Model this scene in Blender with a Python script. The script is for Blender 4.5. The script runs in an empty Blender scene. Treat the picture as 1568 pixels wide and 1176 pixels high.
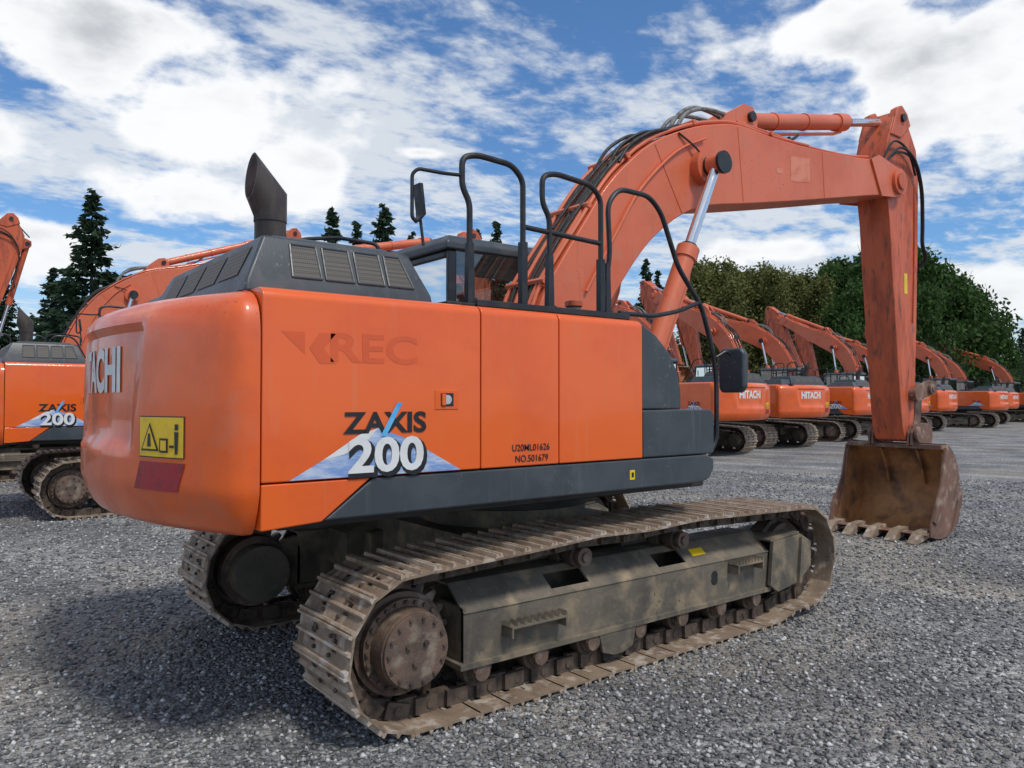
import bpy, bmesh, math, random
import numpy as np
from mathutils import Vector, Matrix
random.seed(7); rng=np.random.default_rng(7)
scene=bpy.context.scene
rad=math.radians

# ------------------------------------------------------------------ materials
def newmat(name):
    m=bpy.data.materials.new(name); m.use_nodes=True
    nt=m.node_tree; b=nt.nodes['Principled BSDF']
    return m,nt,b
def N(nt,t,**kw):
    n=nt.nodes.new(t)
    for k,v in kw.items(): setattr(n,k,v)
    return n
def ramp(nt,src,stops):
    r=N(nt,'ShaderNodeValToRGB'); e=r.color_ramp.elements
    while len(e)<len(stops): e.new(0.5)
    for i,(p,c) in enumerate(stops):
        e[i].position=p; e[i].color=(c[0],c[1],c[2],1) if not isinstance(c,(int,float)) else (c,c,c,1)
    nt.links.new(src,r.inputs[0]); return r
def mix(nt,fac,a,b,blend='MIX'):
    m=N(nt,'ShaderNodeMix',data_type='RGBA',blend_type=blend)
    for sock,val in ((m.inputs[0],fac),(m.inputs[6],a),(m.inputs[7],b)):
        if isinstance(val,(int,float)): sock.default_value=val
        elif isinstance(val,tuple): sock.default_value=(val[0],val[1],val[2],1)
        else: nt.links.new(val,sock)
    return m.outputs[2]
def surf(name,c1,c2,scale=6,lo=.45,hi=.6,rough=.5,rough2=.7,metal=0,coat=0,bump=0,bscale=40,stretch=(1,1,1),c3=None,s3=30,lo3=.55,hi3=.65,detail=8,bdist=.01,streak=None,chips=None):
    m,nt,b=newmat(name); L=nt.links.new
    tc=N(nt,'ShaderNodeTexCoord'); mp=N(nt,'ShaderNodeMapping'); mp.inputs['Scale'].default_value=stretch
    L(tc.outputs['Object'],mp.inputs[0])
    n=N(nt,'ShaderNodeTexNoise'); n.inputs['Scale'].default_value=scale; n.inputs['Detail'].default_value=detail; n.inputs['Roughness'].default_value=.65
    L(mp.outputs[0],n.inputs['Vector'])
    r=ramp(nt,n.outputs[0],[(lo,0.),(hi,1.)])
    col=mix(nt,r.outputs[0],c1,c2)
    if c3 is not None:
        n3=N(nt,'ShaderNodeTexNoise'); n3.inputs['Scale'].default_value=s3; n3.inputs['Detail'].default_value=6
        L(mp.outputs[0],n3.inputs['Vector'])
        r3=ramp(nt,n3.outputs[0],[(lo3,0.),(hi3,1.)])
        col=mix(nt,r3.outputs[0],col,c3)
    if streak is not None:
        ms=N(nt,'ShaderNodeMapping'); ms.inputs['Scale'].default_value=(14,14,1.1); L(tc.outputs['Object'],ms.inputs[0])
        ns=N(nt,'ShaderNodeTexNoise'); ns.inputs['Scale'].default_value=1.6; ns.inputs['Detail'].default_value=7; L(ms.outputs[0],ns.inputs['Vector'])
        rs=ramp(nt,ns.outputs[0],[(.58,0.),(.80,.6)]); col=mix(nt,rs.outputs[0],col,streak)
    if chips is not None:
        nc=N(nt,'ShaderNodeTexNoise'); nc.inputs['Scale'].default_value=42; nc.inputs['Detail'].default_value=3; L(tc.outputs['Object'],nc.inputs['Vector'])
        nd=N(nt,'ShaderNodeTexNoise'); nd.inputs['Scale'].default_value=2.1; nd.inputs['Detail'].default_value=2; L(tc.outputs['Object'],nd.inputs['Vector'])
        rc=ramp(nt,nc.outputs[0],[(.66,0.),(.70,1.)]); rd=ramp(nt,nd.outputs[0],[(.50,0.),(.62,1.)])
        col=mix(nt,mix(nt,1.0,rc.outputs[0],rd.outputs[0],'MULTIPLY'),col,chips)
    L(col,b.inputs['Base Color'])
    rr=N(nt,'ShaderNodeMapRange'); rr.inputs['To Min'].default_value=rough; rr.inputs['To Max'].default_value=rough2
    L(r.outputs[0],rr.inputs[0]); L(rr.outputs[0],b.inputs['Roughness'])
    b.inputs['Metallic'].default_value=metal; b.inputs['Coat Weight'].default_value=coat; b.inputs['Coat Roughness'].default_value=.07
    if bump:
        n2=N(nt,'ShaderNodeTexNoise'); n2.inputs['Scale'].default_value=bscale; n2.inputs['Detail'].default_value=6 if bscale>10 else 1
        L(mp.outputs[0],n2.inputs['Vector'])
        bp=N(nt,'ShaderNodeBump'); bp.inputs['Strength'].default_value=bump; bp.inputs['Distance'].default_value=bdist
        L(n2.outputs[0],bp.inputs['Height']); L(bp.outputs[0],b.inputs['Normal'])
        if bscale<10: L(bp.outputs[0],b.inputs['Coat Normal'])
    return m
M={}
M['orange']=surf('body_orange_paint',(.84,.128,.010),(.78,.110,.011),scale=1.6,rough=.28,rough2=.42,coat=.45,bump=.35,bscale=1.7,bdist=.03,streak=(.72,.18,.06))
M['cw']=surf('counterweight_orange_paint',(.82,.122,.010),(.72,.105,.013),scale=2.2,rough=.3,rough2=.45,coat=.42,c3=(.66,.15,.06),s3=5,lo3=.55,hi3=.74,bump=.35,bscale=1.9,bdist=.03,streak=(.56,.14,.06),chips=(.30,.07,.03))
M['boom']=surf('boom_faded_paint',(.70,.155,.065),(.62,.13,.055),scale=1.3,rough=.42,rough2=.55,coat=.15,c3=(.58,.18,.09),s3=5,lo3=.56,hi3=.8,streak=(.42,.12,.06),chips=(.25,.08,.05))
M['patch']=surf('boom_removed_sticker_patch',(.72,.24,.14),(.66,.18,.09),scale=9,rough=.5,rough2=.6)
M['arm']=surf('arm_worn_paint',(.62,.12,.042),(.44,.085,.036),scale=2.2,stretch=(3,3,.7),rough=.45,rough2=.65,c3=(.13,.06,.035),s3=5,lo3=.55,hi3=.72,streak=(.14,.07,.045),chips=(.10,.05,.035))
M['ghost']=surf('removed_decal_paint',(.74,.098,.010),(.68,.088,.011),scale=5,rough=.34,rough2=.46,coat=.45)
M['grey']=surf('slate_grey_panel',(.045,.055,.064),(.06,.070,.079),scale=3,rough=.38,rough2=.55,bump=.05,bscale=90,c3=(.10,.105,.105),s3=4,lo3=.58,hi3=.8,streak=(.12,.12,.115),chips=(.16,.15,.14))
M['dark']=surf('dark_steel',(.018,.018,.018),(.034,.031,.027),scale=5,rough=.5,rough2=.8)
M['black']=surf('black_tube_paint',(.014,.015,.018),(.030,.030,.032),scale=8,rough=.35,rough2=.55)
M['hose']=surf('rubber_hose',(.012,.012,.013),(.035,.032,.03),scale=12,rough=.55,rough2=.8)
M['greyhose']=surf('grey_hose_sleeve',(.22,.22,.21),(.12,.12,.115),scale=14,rough=.6,rough2=.8)
M['track']=surf('track_steel',(.31,.225,.155),(.17,.118,.08),scale=5,lo=.4,hi=.65,rough=.55,rough2=.8,metal=.1,bump=.4,bscale=60,c3=(.46,.385,.31),s3=12,lo3=.52,hi3=.66)
M['shoe']=surf('polished_grouser_steel',(.50,.385,.285),(.30,.205,.135),scale=7,lo=.42,hi=.62,rough=.45,rough2=.7,metal=.2,bump=.3,bscale=70,c3=(.58,.51,.44),s3=9,lo3=.54,hi3=.7)
M['link']=surf('track_link_steel',(.125,.09,.066),(.06,.045,.036),scale=12,rough=.55,rough2=.8,metal=.2,bump=.3)
M['frame']=surf('undercarriage_frame_paint',(.175,.145,.105),(.085,.074,.060),scale=2.8,lo=.36,hi=.64,rough=.55,rough2=.8,bump=.35,bscale=50,c3=(.32,.245,.155),s3=6,lo3=.50,hi3=.72,streak=(.26,.19,.12),chips=(.05,.042,.035))
M['hub']=surf('final_drive_rust',(.175,.112,.082),(.10,.07,.055),scale=6,rough=.5,rough2=.75,metal=.15,bump=.35,bscale=60,c3=(.30,.24,.18),s3=10,lo3=.53,hi3=.7)
M['chrome']=surf('chrome_rod',(.75,.76,.78),(.66,.67,.7),scale=3,rough=.12,rough2=.22,metal=1)
M['bkin']=surf('bucket_inner_rust',(.52,.25,.09),(.27,.12,.05),scale=2.2,lo=.38,hi=.62,rough=.5,rough2=.75,metal=.1,bump=.4,c3=(.13,.075,.048),s3=3.5,lo3=.50,hi3=.66,streak=(.38,.27,.17))
M['bkout']=surf('bucket_outer_rust',(.26,.13,.085),(.14,.085,.065),scale=3,lo=.35,hi=.65,rough=.5,rough2=.8,metal=.1,bump=.3,c3=(.38,.28,.21),s3=7,lo3=.54,hi3=.70,streak=(.10,.06,.045))
M['exh']=surf('exhaust_sooty_steel',(.085,.067,.057),(.04,.034,.032),scale=5,stretch=(2,2,.6),rough=.45,rough2=.65,metal=.3)
M['exhin']=surf('exhaust_rust_inside',(.06,.03,.022),(.03,.018,.015),scale=8,rough=.8,rough2=.9)
M['white']=surf('white_decal',(.78,.78,.76),(.7,.7,.68),scale=10,rough=.35,rough2=.5)
M['blackd']=surf('black_decal',(.014,.014,.016),(.02,.02,.022),scale=10,rough=.35,rough2=.5)
M['yellow']=surf('yellow_decal',(.85,.55,.01),(.75,.48,.02),scale=10,rough=.35,rough2=.5)
M['blue']=surf('blue_decal',(.20,.33,.62),(.55,.62,.75),scale=3.5,stretch=(1,1,5),rough=.35,rough2=.5)
M['lblue']=surf('cyan_decal',(.05,.35,.75),(.15,.5,.8),scale=5,rough=.35,rough2=.5)
M['red']=surf('maroon_reflector',(.36,.02,.03),(.25,.02,.025),scale=14,rough=.25,rough2=.5)
M['seat']=surf('cab_interior_trim',(.06,.06,.062),(.10,.10,.10),scale=5,rough=.8,rough2=.9)
# perforated grille
m,nt,b=newmat('perforated_grille'); L=nt.links.new
tc=N(nt,'ShaderNodeTexCoord'); v=N(nt,'ShaderNodeTexVoronoi'); v.inputs['Scale'].default_value=95; v.inputs['Randomness'].default_value=0.0
L(tc.outputs['Object'],v.inputs['Vector']); r=ramp(nt,v.outputs['Distance'],[(.30,(.006,.006,.006)),(.42,(.10,.09,.075))])
L(r.outputs[0],b.inputs['Base Color']); b.inputs['Roughness'].default_value=.6; M['mesh']=m
# window glass
m,nt,b=newmat('tinted_cab_glass'); L=nt.links.new
nt.nodes.remove(b); out=nt.nodes['Material Output']
tr=N(nt,'ShaderNodeBsdfTransparent'); tr.inputs[0].default_value=(.74,.80,.78,1)
gl=N(nt,'ShaderNodeBsdfGlossy'); gl.inputs['Roughness'].default_value=.03
fr=N(nt,'ShaderNodeFresnel'); fr.inputs[0].default_value=1.6
ad=N(nt,'ShaderNodeMath',operation='ADD'); ad.inputs[1].default_value=.10; L(fr.outputs[0],ad.inputs[0])
mx=N(nt,'ShaderNodeMixShader'); L(ad.outputs[0],mx.inputs[0]); L(tr.outputs[0],mx.inputs[1]); L(gl.outputs[0],mx.inputs[2]); L(mx.outputs[0],out.inputs[0])
M['glass']=m

# ------------------------------------------------------------------ mesh builder
def catmull(pts,n=4):
    P=[Vector(p) for p in pts]; o=[]
    for i in range(len(P)-1):
        p0=P[max(i-1,0)];p1=P[i];p2=P[i+1];p3=P[min(i+2,len(P)-1)]
        for k in range(n):
            t=k/n
            o.append(.5*((2*p1)+(-p0+p2)*t+(2*p0-5*p1+4*p2-p3)*t*t+(-p0+3*p1-3*p2+p3)*t**3))
    o.append(P[-1]); return o
class MB:
    def __init__(s): s.v=[];s.f=[];s.m=[];s.mats=[];s.T=None
    def add(s,vs,fs,mat):
        mat=M[mat] if isinstance(mat,str) else mat
        if mat not in s.mats: s.mats.append(mat)
        mi=s.mats.index(mat); o=len(s.v)
        for p in vs:
            p=Vector(p)
            s.v.append(tuple(s.T(p)) if s.T else tuple(p))
        for f in fs: s.f.append([i+o for i in f]); s.m.append(mi)
    def box(s,x0,x1,y0,y1,z0,z1,mat,R=None):
        vs=[(x,y,z) for x in (x0,x1) for y in (y0,y1) for z in (z0,z1)]
        if R: vs=[R(Vector(p)) for p in vs]
        s.add(vs,[(0,1,3,2),(4,6,7,5),(0,4,5,1),(2,3,7,6),(0,2,6,4),(1,5,7,3)],mat)
    def prism(s,pts,a0,a1,mat,axis='y'):
        n=len(pts)
        def P(p,a):
            return {'y':(p[0],a,p[1]),'x':(a,p[0],p[1]),'z':(p[0],p[1],a)}[axis]
        vs=[P(p,a0) for p in pts]+[P(p,a1) for p in pts]
        s.add(vs,[list(range(n)),list(range(2*n-1,n-1,-1))]+[(i,i+n,(i+1)%n+n,(i+1)%n) for i in range(n)],mat)
    def loft(s,rings,mat,cap=True):
        n=len(rings[0]); vs=[p for r in rings for p in r]; fs=[]
        for k in range(len(rings)-1):
            for i in range(n):
                fs.append((k*n+i,k*n+(i+1)%n,(k+1)*n+(i+1)%n,(k+1)*n+i))
        if cap: fs+= [list(range(n))[::-1],[len(vs)-n+i for i in range(n)]]
        s.add(vs,fs,mat)
    def cyl(s,p0,p1,r,mat,n=20,r1=None,cap=True):
        p0=Vector(p0);p1=Vector(p1); r1=r if r1 is None else r1
        d=(p1-p0).normalized(); a=d.orthogonal().normalized(); b=d.cross(a)
        rings=[[p+(a*math.cos(t)+b*math.sin(t))*q for t in [2*math.pi*i/n for i in range(n)]] for p,q in ((p0,r),(p1,r1))]
        s.loft(rings,mat,cap)
    def tube(s,pts,r,mat,n=8,sm=0):
        P=catmull(pts,sm) if sm else [Vector(p) for p in pts]
        up=None; rings=[]
        for i,p in enumerate(P):
            d=((P[min(i+1,len(P)-1)]-P[i]).normalized()+(P[i]-P[max(i-1,0)]).normalized())
            d=d.normalized() if d.length>1e-6 else Vector((0,0,1))
            up=(d.orthogonal() if up is None else up-d*up.dot(d)).normalized(); b=d.cross(up)
            rings.append([p+(up*math.cos(t)+b*math.sin(t))*r for t in [2*math.pi*j/n for j in range(n)]])
        s.loft(rings,mat)
    def rtube(s,pts,r,mat,rad_=.07,n=10):
        P=[Vector(p) for p in pts]; o=[P[0]]
        for i in range(1,len(P)-1):
            a=(P[i-1]-P[i]);b=(P[i+1]-P[i]); q=min(rad_,a.length*.45,b.length*.45)
            A=P[i]+a.normalized()*q;B=P[i]+b.normalized()*q
            for k in range(6):
                t=k/5; o.append(A*(1-t)**2+P[i]*2*t*(1-t)+B*t*t)
        o.append(P[-1]); s.tube(o,r,mat,n)
    def mesh(s,name,bevel=0,seg=2):
        me=bpy.data.meshes.new(name); me.from_pydata(s.v,[],s.f)
        for m_ in s.mats: me.materials.append(m_)
        me.polygons.foreach_set('material_index',s.m)
        bm=bmesh.new(); bm.from_mesh(me); bmesh.ops.recalc_face_normals(bm,faces=bm.faces)
        for f in bm.faces: f.smooth=True
        if not bevel:
            for e in bm.edges:
                if len(e.link_faces)==2 and e.calc_face_angle(0)>rad(33): e.smooth=False
        bm.to_mesh(me); bm.free()
        if bevel:
            ob=bpy.data.objects.new('tmp',me); scene.collection.objects.link(ob)
            md=ob.modifiers.new('b','BEVEL'); md.width=bevel; md.segments=seg; md.limit_method='ANGLE'; md.angle_limit=rad(33); md.harden_normals=True
            dg=bpy.context.evaluated_depsgraph_get(); dg.update()
            me2=bpy.data.meshes.new_from_object(ob.evaluated_get(dg)); me2.name=name
            bpy.data.objects.remove(ob); me=me2
        return me
def text_geo(body,size,offset=0,sx=1,shear=0):
    cu=bpy.data.curves.new('t','FONT'); cu.body=body; cu.size=size; cu.offset=offset; cu.align_x='CENTER'; cu.align_y='CENTER'; cu.shear=shear; cu.resolution_u=4
    ob=bpy.data.objects.new('t',cu); scene.collection.objects.link(ob)
    dg=bpy.context.evaluated_depsgraph_get(); dg.update()
    me=bpy.data.meshes.new_from_object(ob.evaluated_get(dg)); bpy.data.objects.remove(ob)
    vs=[(v.co.x*sx,v.co.y) for v in me.vertices]; fs=[list(p.vertices) for p in me.polygons]
    return vs,fs

# ------------------------------------------------------------------ EXCAVATOR PARTS
SPX=-1.565
def track_path():
    pts=[]
    c0=(SPX,.41);R0=.408; c1=(1.85,.44);R1=.41
    pts.append((SPX+.05,0.0)); pts.append((1.50,0.0)); pts.append((1.72,.055))
    for a in np.linspace(-70,88,16): pts.append((c1[0]+R1*math.cos(rad(a)),c1[1]+R1*math.sin(rad(a))))
    for x,z in [(1.4,.862),(.9,.875),(.58,.885),(.1,.865),(-.33,.875),(-.9,.845),(-1.28,.828)]: pts.append((x,z))
    for a in np.linspace(95,268,18): pts.append((c0[0]+R0*math.cos(rad(a)),c0[1]+R0*math.sin(rad(a))))
    P=np.array(pts+[pts[0]]); seg=np.linalg.norm(np.diff(P,axis=0),axis=1); cum=np.r_[0,np.cumsum(seg)]
    return P,cum
def build_tracks(yc):
    sh=MB(); P,cum=track_path(); Lt=cum[-1]; n=49; pitch=Lt/n
    def at(s_):
        s_%=Lt; return Vector((np.interp(s_,cum,P[:,0]),0,np.interp(s_,cum,P[:,1])))
    for i in range(n):
        s0=i*pitch+.02
        a=at(s0-pitch*.45); b=at(s0+pitch*.45); c=(a+b)/2*.5+at(s0)*.5; t=(b-a).normalized(); nn=Vector((t.z,0,-t.x))
        jit=random.uniform(-.003,.003)
        def R(p,c=c,t=t,nn=nn): return c+t*p.x+nn*(p.z)+Vector((0,yc+p.y+jit,0))
        h=pitch/2+.006
        for (y0,y1,t0,t1) in [(-.3,-.15,-h,h),(.15,.3,-h,h),(-.095,.095,-h,h),(-.15,-.095,-h,-.045),(-.15,-.095,.02,h),(.095,.15,-h,-.045),(.095,.15,.02,h)]:
            sh.box(t0,t1,y0,y1,-.034,-.022,'track',R)
        for tt,hh,w in ((-h+.012,.0,.009),(-.01,-.003,.008),(h-.026,.0,.009)):
            vs=[]
            for y in (-.3,.3):
                for (q,zz) in ((-w*1.5,-.022),(w*1.5,-.022),(w*.7,hh),(-w*.7,hh)): vs.append(R(Vector((tt+q,y,zz))))
            sh.add(vs,[(0,1,2,3),(7,6,5,4),(0,4,5,1),(1,5,6,2),(2,6,7,3),(3,7,4,0)],'shoe')
        for yy in (-.085,.085):
            sh.box(-h+.01,h*.2,yy-.018,yy+.018,-.125,-.034,'link',R)
            o=.028 if yy>0 else -.028
            sh.box(-.0,h+.03,yy-.016+o,yy+.016+o,-.118,-.034,'link',R)
            for bt in (-.05,.04):
                sh.cyl(R(Vector((bt,yy*1.0,-.022))),R(Vector((bt,yy*1.0,-.008))),.012,'link',6)
        sh.cyl(R(Vector((-h,-.135,-.078))),R(Vector((-h,.135,-.078))),.024,'link',10)
    return sh.mesh('track_shoes')
def build_trackframe(yc,s):
    g=MB(); Y=lambda y: yc+s*(y)   # y positive = outward
    def prismx(pts,x0,x1,mat): g.prism([(Y(a),b) for a,b in pts],x0,x1,mat,'x')
    x0,x1=-1.24,1.50
    prismx([(.19,.26),(.19,.525),(.165,.525),(.165,.26)],x0,x1,'frame')
    prismx([(-.17,.26),(-.17,.655),(-.15,.655),(-.15,.26)],x0,x1,'frame')
    prismx([(-.15,.655),(.035,.655),(.035,.64),(-.15,.64)],x0,x1,'frame')
    prismx([(.21,.23),(.21,.262),(-.19,.262),(-.19,.23)],x0-.03,x1,'frame')
    g.box(x0,x0+.02,min(Y(-.17),Y(.185)),max(Y(-.17),Y(.185)),.264,.55,'frame')
    def slope(xa,xb,t0,t1):
        A=(.035,.655);B=(.19,.525)
        q=lambda t:(A[0]+(B[0]-A[0])*t,A[1]+(B[1]-A[1])*t)
        a=q(t0);b=q(t1)
        prismx([a,b,(b[0]-.01,b[1]-.012),(a[0]-.01,a[1]-.012)],xa,xb,'frame')
    holes=[(-.60,-.30),(.33,.60)]
    xs=[x0,-.60,-.30,.33,.60,x1]
    for i in range(5):
        if (xs[i],xs[i+1]) in holes:
            slope(xs[i],xs[i+1],0,.22); slope(xs[i],xs[i+1],.78,1)
        else: slope(xs[i],xs[i+1],0,1)
    g.box(x0+.02,x1,min(Y(-.1),Y(.1)),max(Y(-.1),Y(.1)),.30,.42,'dark')
    g.cyl((.86,Y(.189),.43),(.86,Y(.193),.43),.035,'dark',14); g.cyl((.86,Y(.189),.40),(.86,Y(.194),.40),.035,'dark',14)
    g.tube([(x0,Y(.19),.522),(x1,Y(.19),.522)],.006,'frame',6)
    prismf=[(1.46,.28),(1.50,.60),(1.86,.62),(2.0,.55),(2.0,.36),(1.84,.26),(1.56,.22)]
    g.prism(prismf,Y(.235),Y(.205),'frame'); g.prism(prismf,Y(-.2),Y(-.22),'frame')
    g.prism([(1.47,.60),(1.84,.625),(1.84,.64),(1.47,.615)],Y(.235),Y(-.2),'frame')
    g.prism([(1.80,.25),(1.84,.25),(1.88,.60),(1.84,.60)],Y(.26),Y(.236),'frame')
    for (xa,xb,z) in ((-.98,-.58,.43),(1.02,1.32,.50)):
        yo=sorted((Y(.19),Y(.275)))
        g.box(xa,xb,yo[0],yo[1],z-.02,z-.008,'frame')
        for k in range(9):
            xx=xa+(xb-xa)*k/8.; g.prism([(xx-.012,z-.008),(xx+.012,z-.008),(xx,z+.018)],yo[0]+.005,yo[1]-.005,'frame')
        g.box(xa,xa+.012,yo[0],yo[1],z-.07,z-.02,'frame'); g.box(xb-.012,xb,yo[0],yo[1],z-.07,z-.02,'frame')
        g.box(xa+.012,xb-.012,*sorted((Y(.19),Y(.2))),z-.075,z-.02,'frame')
    a=(.09,.613);b=(.135,.575)
    g.add([(.70,Y(a[0]),a[1]),(.84,Y(a[0]),a[1]),(.84,Y(b[0]),b[1]),(.70,Y(b[0]),b[1])],[(0,1,2,3)],'yellow')
    for x in np.linspace(-1.12,1.34,7):
        g.cyl((x,Y(-.16),.195),(x,Y(.16),.195),.062,'link',20)
        for a_,b_ in ((-.14,-.06),(.06,.14)): g.cyl((x,Y(a_),.195),(x,Y(b_),.195),.088,'link',20)
        g.cyl((x,Y(.16),.195),(x,Y(.20),.195),.05,'hub',14)
        g.box(x-.06,x+.06,*sorted((Y(.14),Y(.195))),.20,.235,'link')
    for xc in (-.1,):
        g.prism([(xc-.16,.24),(xc+.16,.24),(xc+.13,.12),(xc+.04,.09),(xc-.04,.09),(xc-.13,.12)],Y(.205),Y(.185),'frame')
    for x in (-.33,.58):
        g.cyl((x,Y(-.12),.70),(x,Y(.13),.70),.05,'link',18)
        g.cyl((x,Y(.02),.70),(x,Y(.10),.70),.072,'link',18); g.cyl((x,Y(.13),.70),(x,Y(.155),.70),.058,'hub',18); g.cyl((x,Y(.155),.70),(x,Y(.17),.70),.03,'hub',12)
        g.box(x-.06,x+.06,*sorted((Y(-.11),Y(-.03))),.64,.72,'frame')
    c=(1.85,.44)
    g.cyl((c[0],Y(-.05),c[1]),(c[0],Y(.05),c[1]),.285,'link',36)
    g.cyl((c[0],Y(-.10),c[1]),(c[0],Y(.10),c[1]),.25,'link',36); g.cyl((c[0],Y(-.18),c[1]),(c[0],Y(.19),c[1]),.09,'hub',20)
    c=(SPX,.41); pts=[]; nT=21
    for i in range(nT*4):
        a=2*math.pi*i/(nT*4); r=[.275,.33,.33,.275][i%4]; pts.append((c[0]+r*math.cos(a),c[1]+r*math.sin(a)))
    g.prism(pts,Y(-.03),Y(.03),'hub')
    g.cyl((c[0],Y(-.2),c[1]),(c[0],Y(.05),c[1]),.25,'hub',32)
    g.cyl((c[0],Y(.03),c[1]),(c[0],Y(.10),c[1]),.262,'hub',36)
    g.cyl((c[0],Y(.10),c[1]),(c[0],Y(.145),c[1]),.235,'hub',36)
    g.cyl((c[0],Y(.145),c[1]),(c[0],Y(.245),c[1]),.198,'hub',36,r1=.19)
    g.cyl((c[0],Y(.245),c[1]),(c[0],Y(.262),c[1]),.182,'hub',36)
    for i in range(24):
        a=2*math.pi*i/24; q=(c[0]+.218*math.cos(a),c[1]+.218*math.sin(a)); g.cyl((q[0],Y(.145),q[1]),(q[0],Y(.162),q[1]),.012,'link',6)
    for i in range(14):
        a=2*math.pi*i/14; q=(c[0]+.158*math.cos(a),c[1]+.158*math.sin(a)); g.cyl((q[0],Y(.262),q[1]),(q[0],Y(.275),q[1]),.011,'link',6)
    for a in (0.6,2.6,4.5):
        q=(c[0]+.06*math.cos(a),c[1]+.06*math.sin(a)); g.cyl((q[0],Y(.262),q[1]),(q[0],Y(.277),q[1]),.016,'link',6)
    g.cyl((c[0],Y(-.2),c[1]),(c[0],Y(-.34),c[1]),.2,'frame',24)
    g.prism([(-1.24,.26),(-1.24,.62),(-1.42,.58),(-1.47,.5),(-1.47,.33),(-1.40,.26)],Y(-.17),Y(-.1),'frame')
    return g.mesh('track_frame',bevel=.004,seg=1)
def build_carbody():
    g=MB()
    g.box(-.75,.75,-.65,.65,.42,.78,'frame')
    for s in (-1,1):
        for sx in (-1,1):
            g.prism([(sx*.25,.46),(sx*.85,.40),(sx*.85,.66),(sx*.3,.76)],s*.5,s*.96,'frame')
            g.prism([(sx*.75,.42),(sx*.75,.78),(sx*1.0,.66),(sx*1.0,.40)],s*.6,s*.94,'frame')
    g.cyl((0,0,.76),(0,0,.90),.62,'frame',40); g.cyl((0,0,.90),(0,0,1.0),.66,'dark',40)
    for i in range(30):
        a=2*math.pi*i/30; g.cyl((.6*math.cos(a),.6*math.sin(a),1.0),(.6*math.cos(a),.6*math.sin(a),1.03),.018,'hub',6)
    g.cyl((0,0,1.0),(0,0,1.1),.56,'dark',40)
    return g.mesh('carbody',bevel=.006,seg=1)

YS=1.355
def cw_plan():
    right=[(-2.352,-YS),(-2.40,-YS),(-2.435,-1.345),(-2.475,-1.31),(-2.51,-1.25)]
    ys=np.linspace(-1.17,1.17,60)
    arc=[(-math.sqrt(2.82**2-y*y)+.02,y) for y in ys]
    return right+arc+[(x,-y) for x,y in right[::-1]]
def cw_rec(y,z):
    ay=abs(y); k=.22*max(0,z-1.55)
    return .04*float(np.interp(z,[1.40,1.47,1.98,2.03],[0,1,1,0]))*float(np.interp(ay,[.60+k,.66+k],[1,0]))
def build_counterweight():
    g=MB(); pl=cw_plan(); n=len(pl); nor=[]
    for i in range(n):
        a=Vector(pl[max(i-1,0)]);b=Vector(pl[min(i+1,n-1)]); t=(b-a).normalized(); q=Vector((-t.y,t.x))
        if q.dot(Vector(pl[i])-Vector((-1.6,0)))<0: q=-q
        nor.append(q)
    prof=[(1.05,.16),(1.052,.10),(1.065,.078),(1.10,.052),(1.16,.025),(1.22,.006),(1.25,0),(1.28,0),(1.36,0),(1.40,0),(1.435,0),(1.47,0),(1.56,0),(1.7,0),(1.85,0),(1.94,0),(1.98,.004),(2.02,.012),(2.06,.028),(2.095,.055),(2.12,.09),(2.138,.14),(2.147,.2)]
    rings=[]
    for z,ins in prof:
        ring=[]
        for i in range(n):
            p=Vector(pl[i])-nor[i]*(ins+cw_rec(pl[i][1],z))
            if i==0 or i==n-1: p.x=-2.352
            ring.append((p.x,p.y,z))
        rings.append(ring)
    vs=[p for r in rings for p in r]; fs=[]
    for k in range(len(rings)-1):
        for i in range(n-1): fs.append((k*n+i,k*n+i+1,(k+1)*n+i+1,(k+1)*n+i))
        fs.append((k*n+n-1,k*n,(k+1)*n,(k+1)*n+n-1))
    fs.append(list(range(n))[::-1]); fs.append([len(vs)-n+i for i in range(n)])
    g.add(vs,fs,'cw')
    return g.mesh('counterweight')
def cw_dec(y,z,off):
    x=-math.sqrt(2.82**2-y*y); nx,ny=x/2.82,y/2.82
    d=-cw_rec(y,z)+off
    return (x+.02+nx*d,y+ny*d,z)

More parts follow.
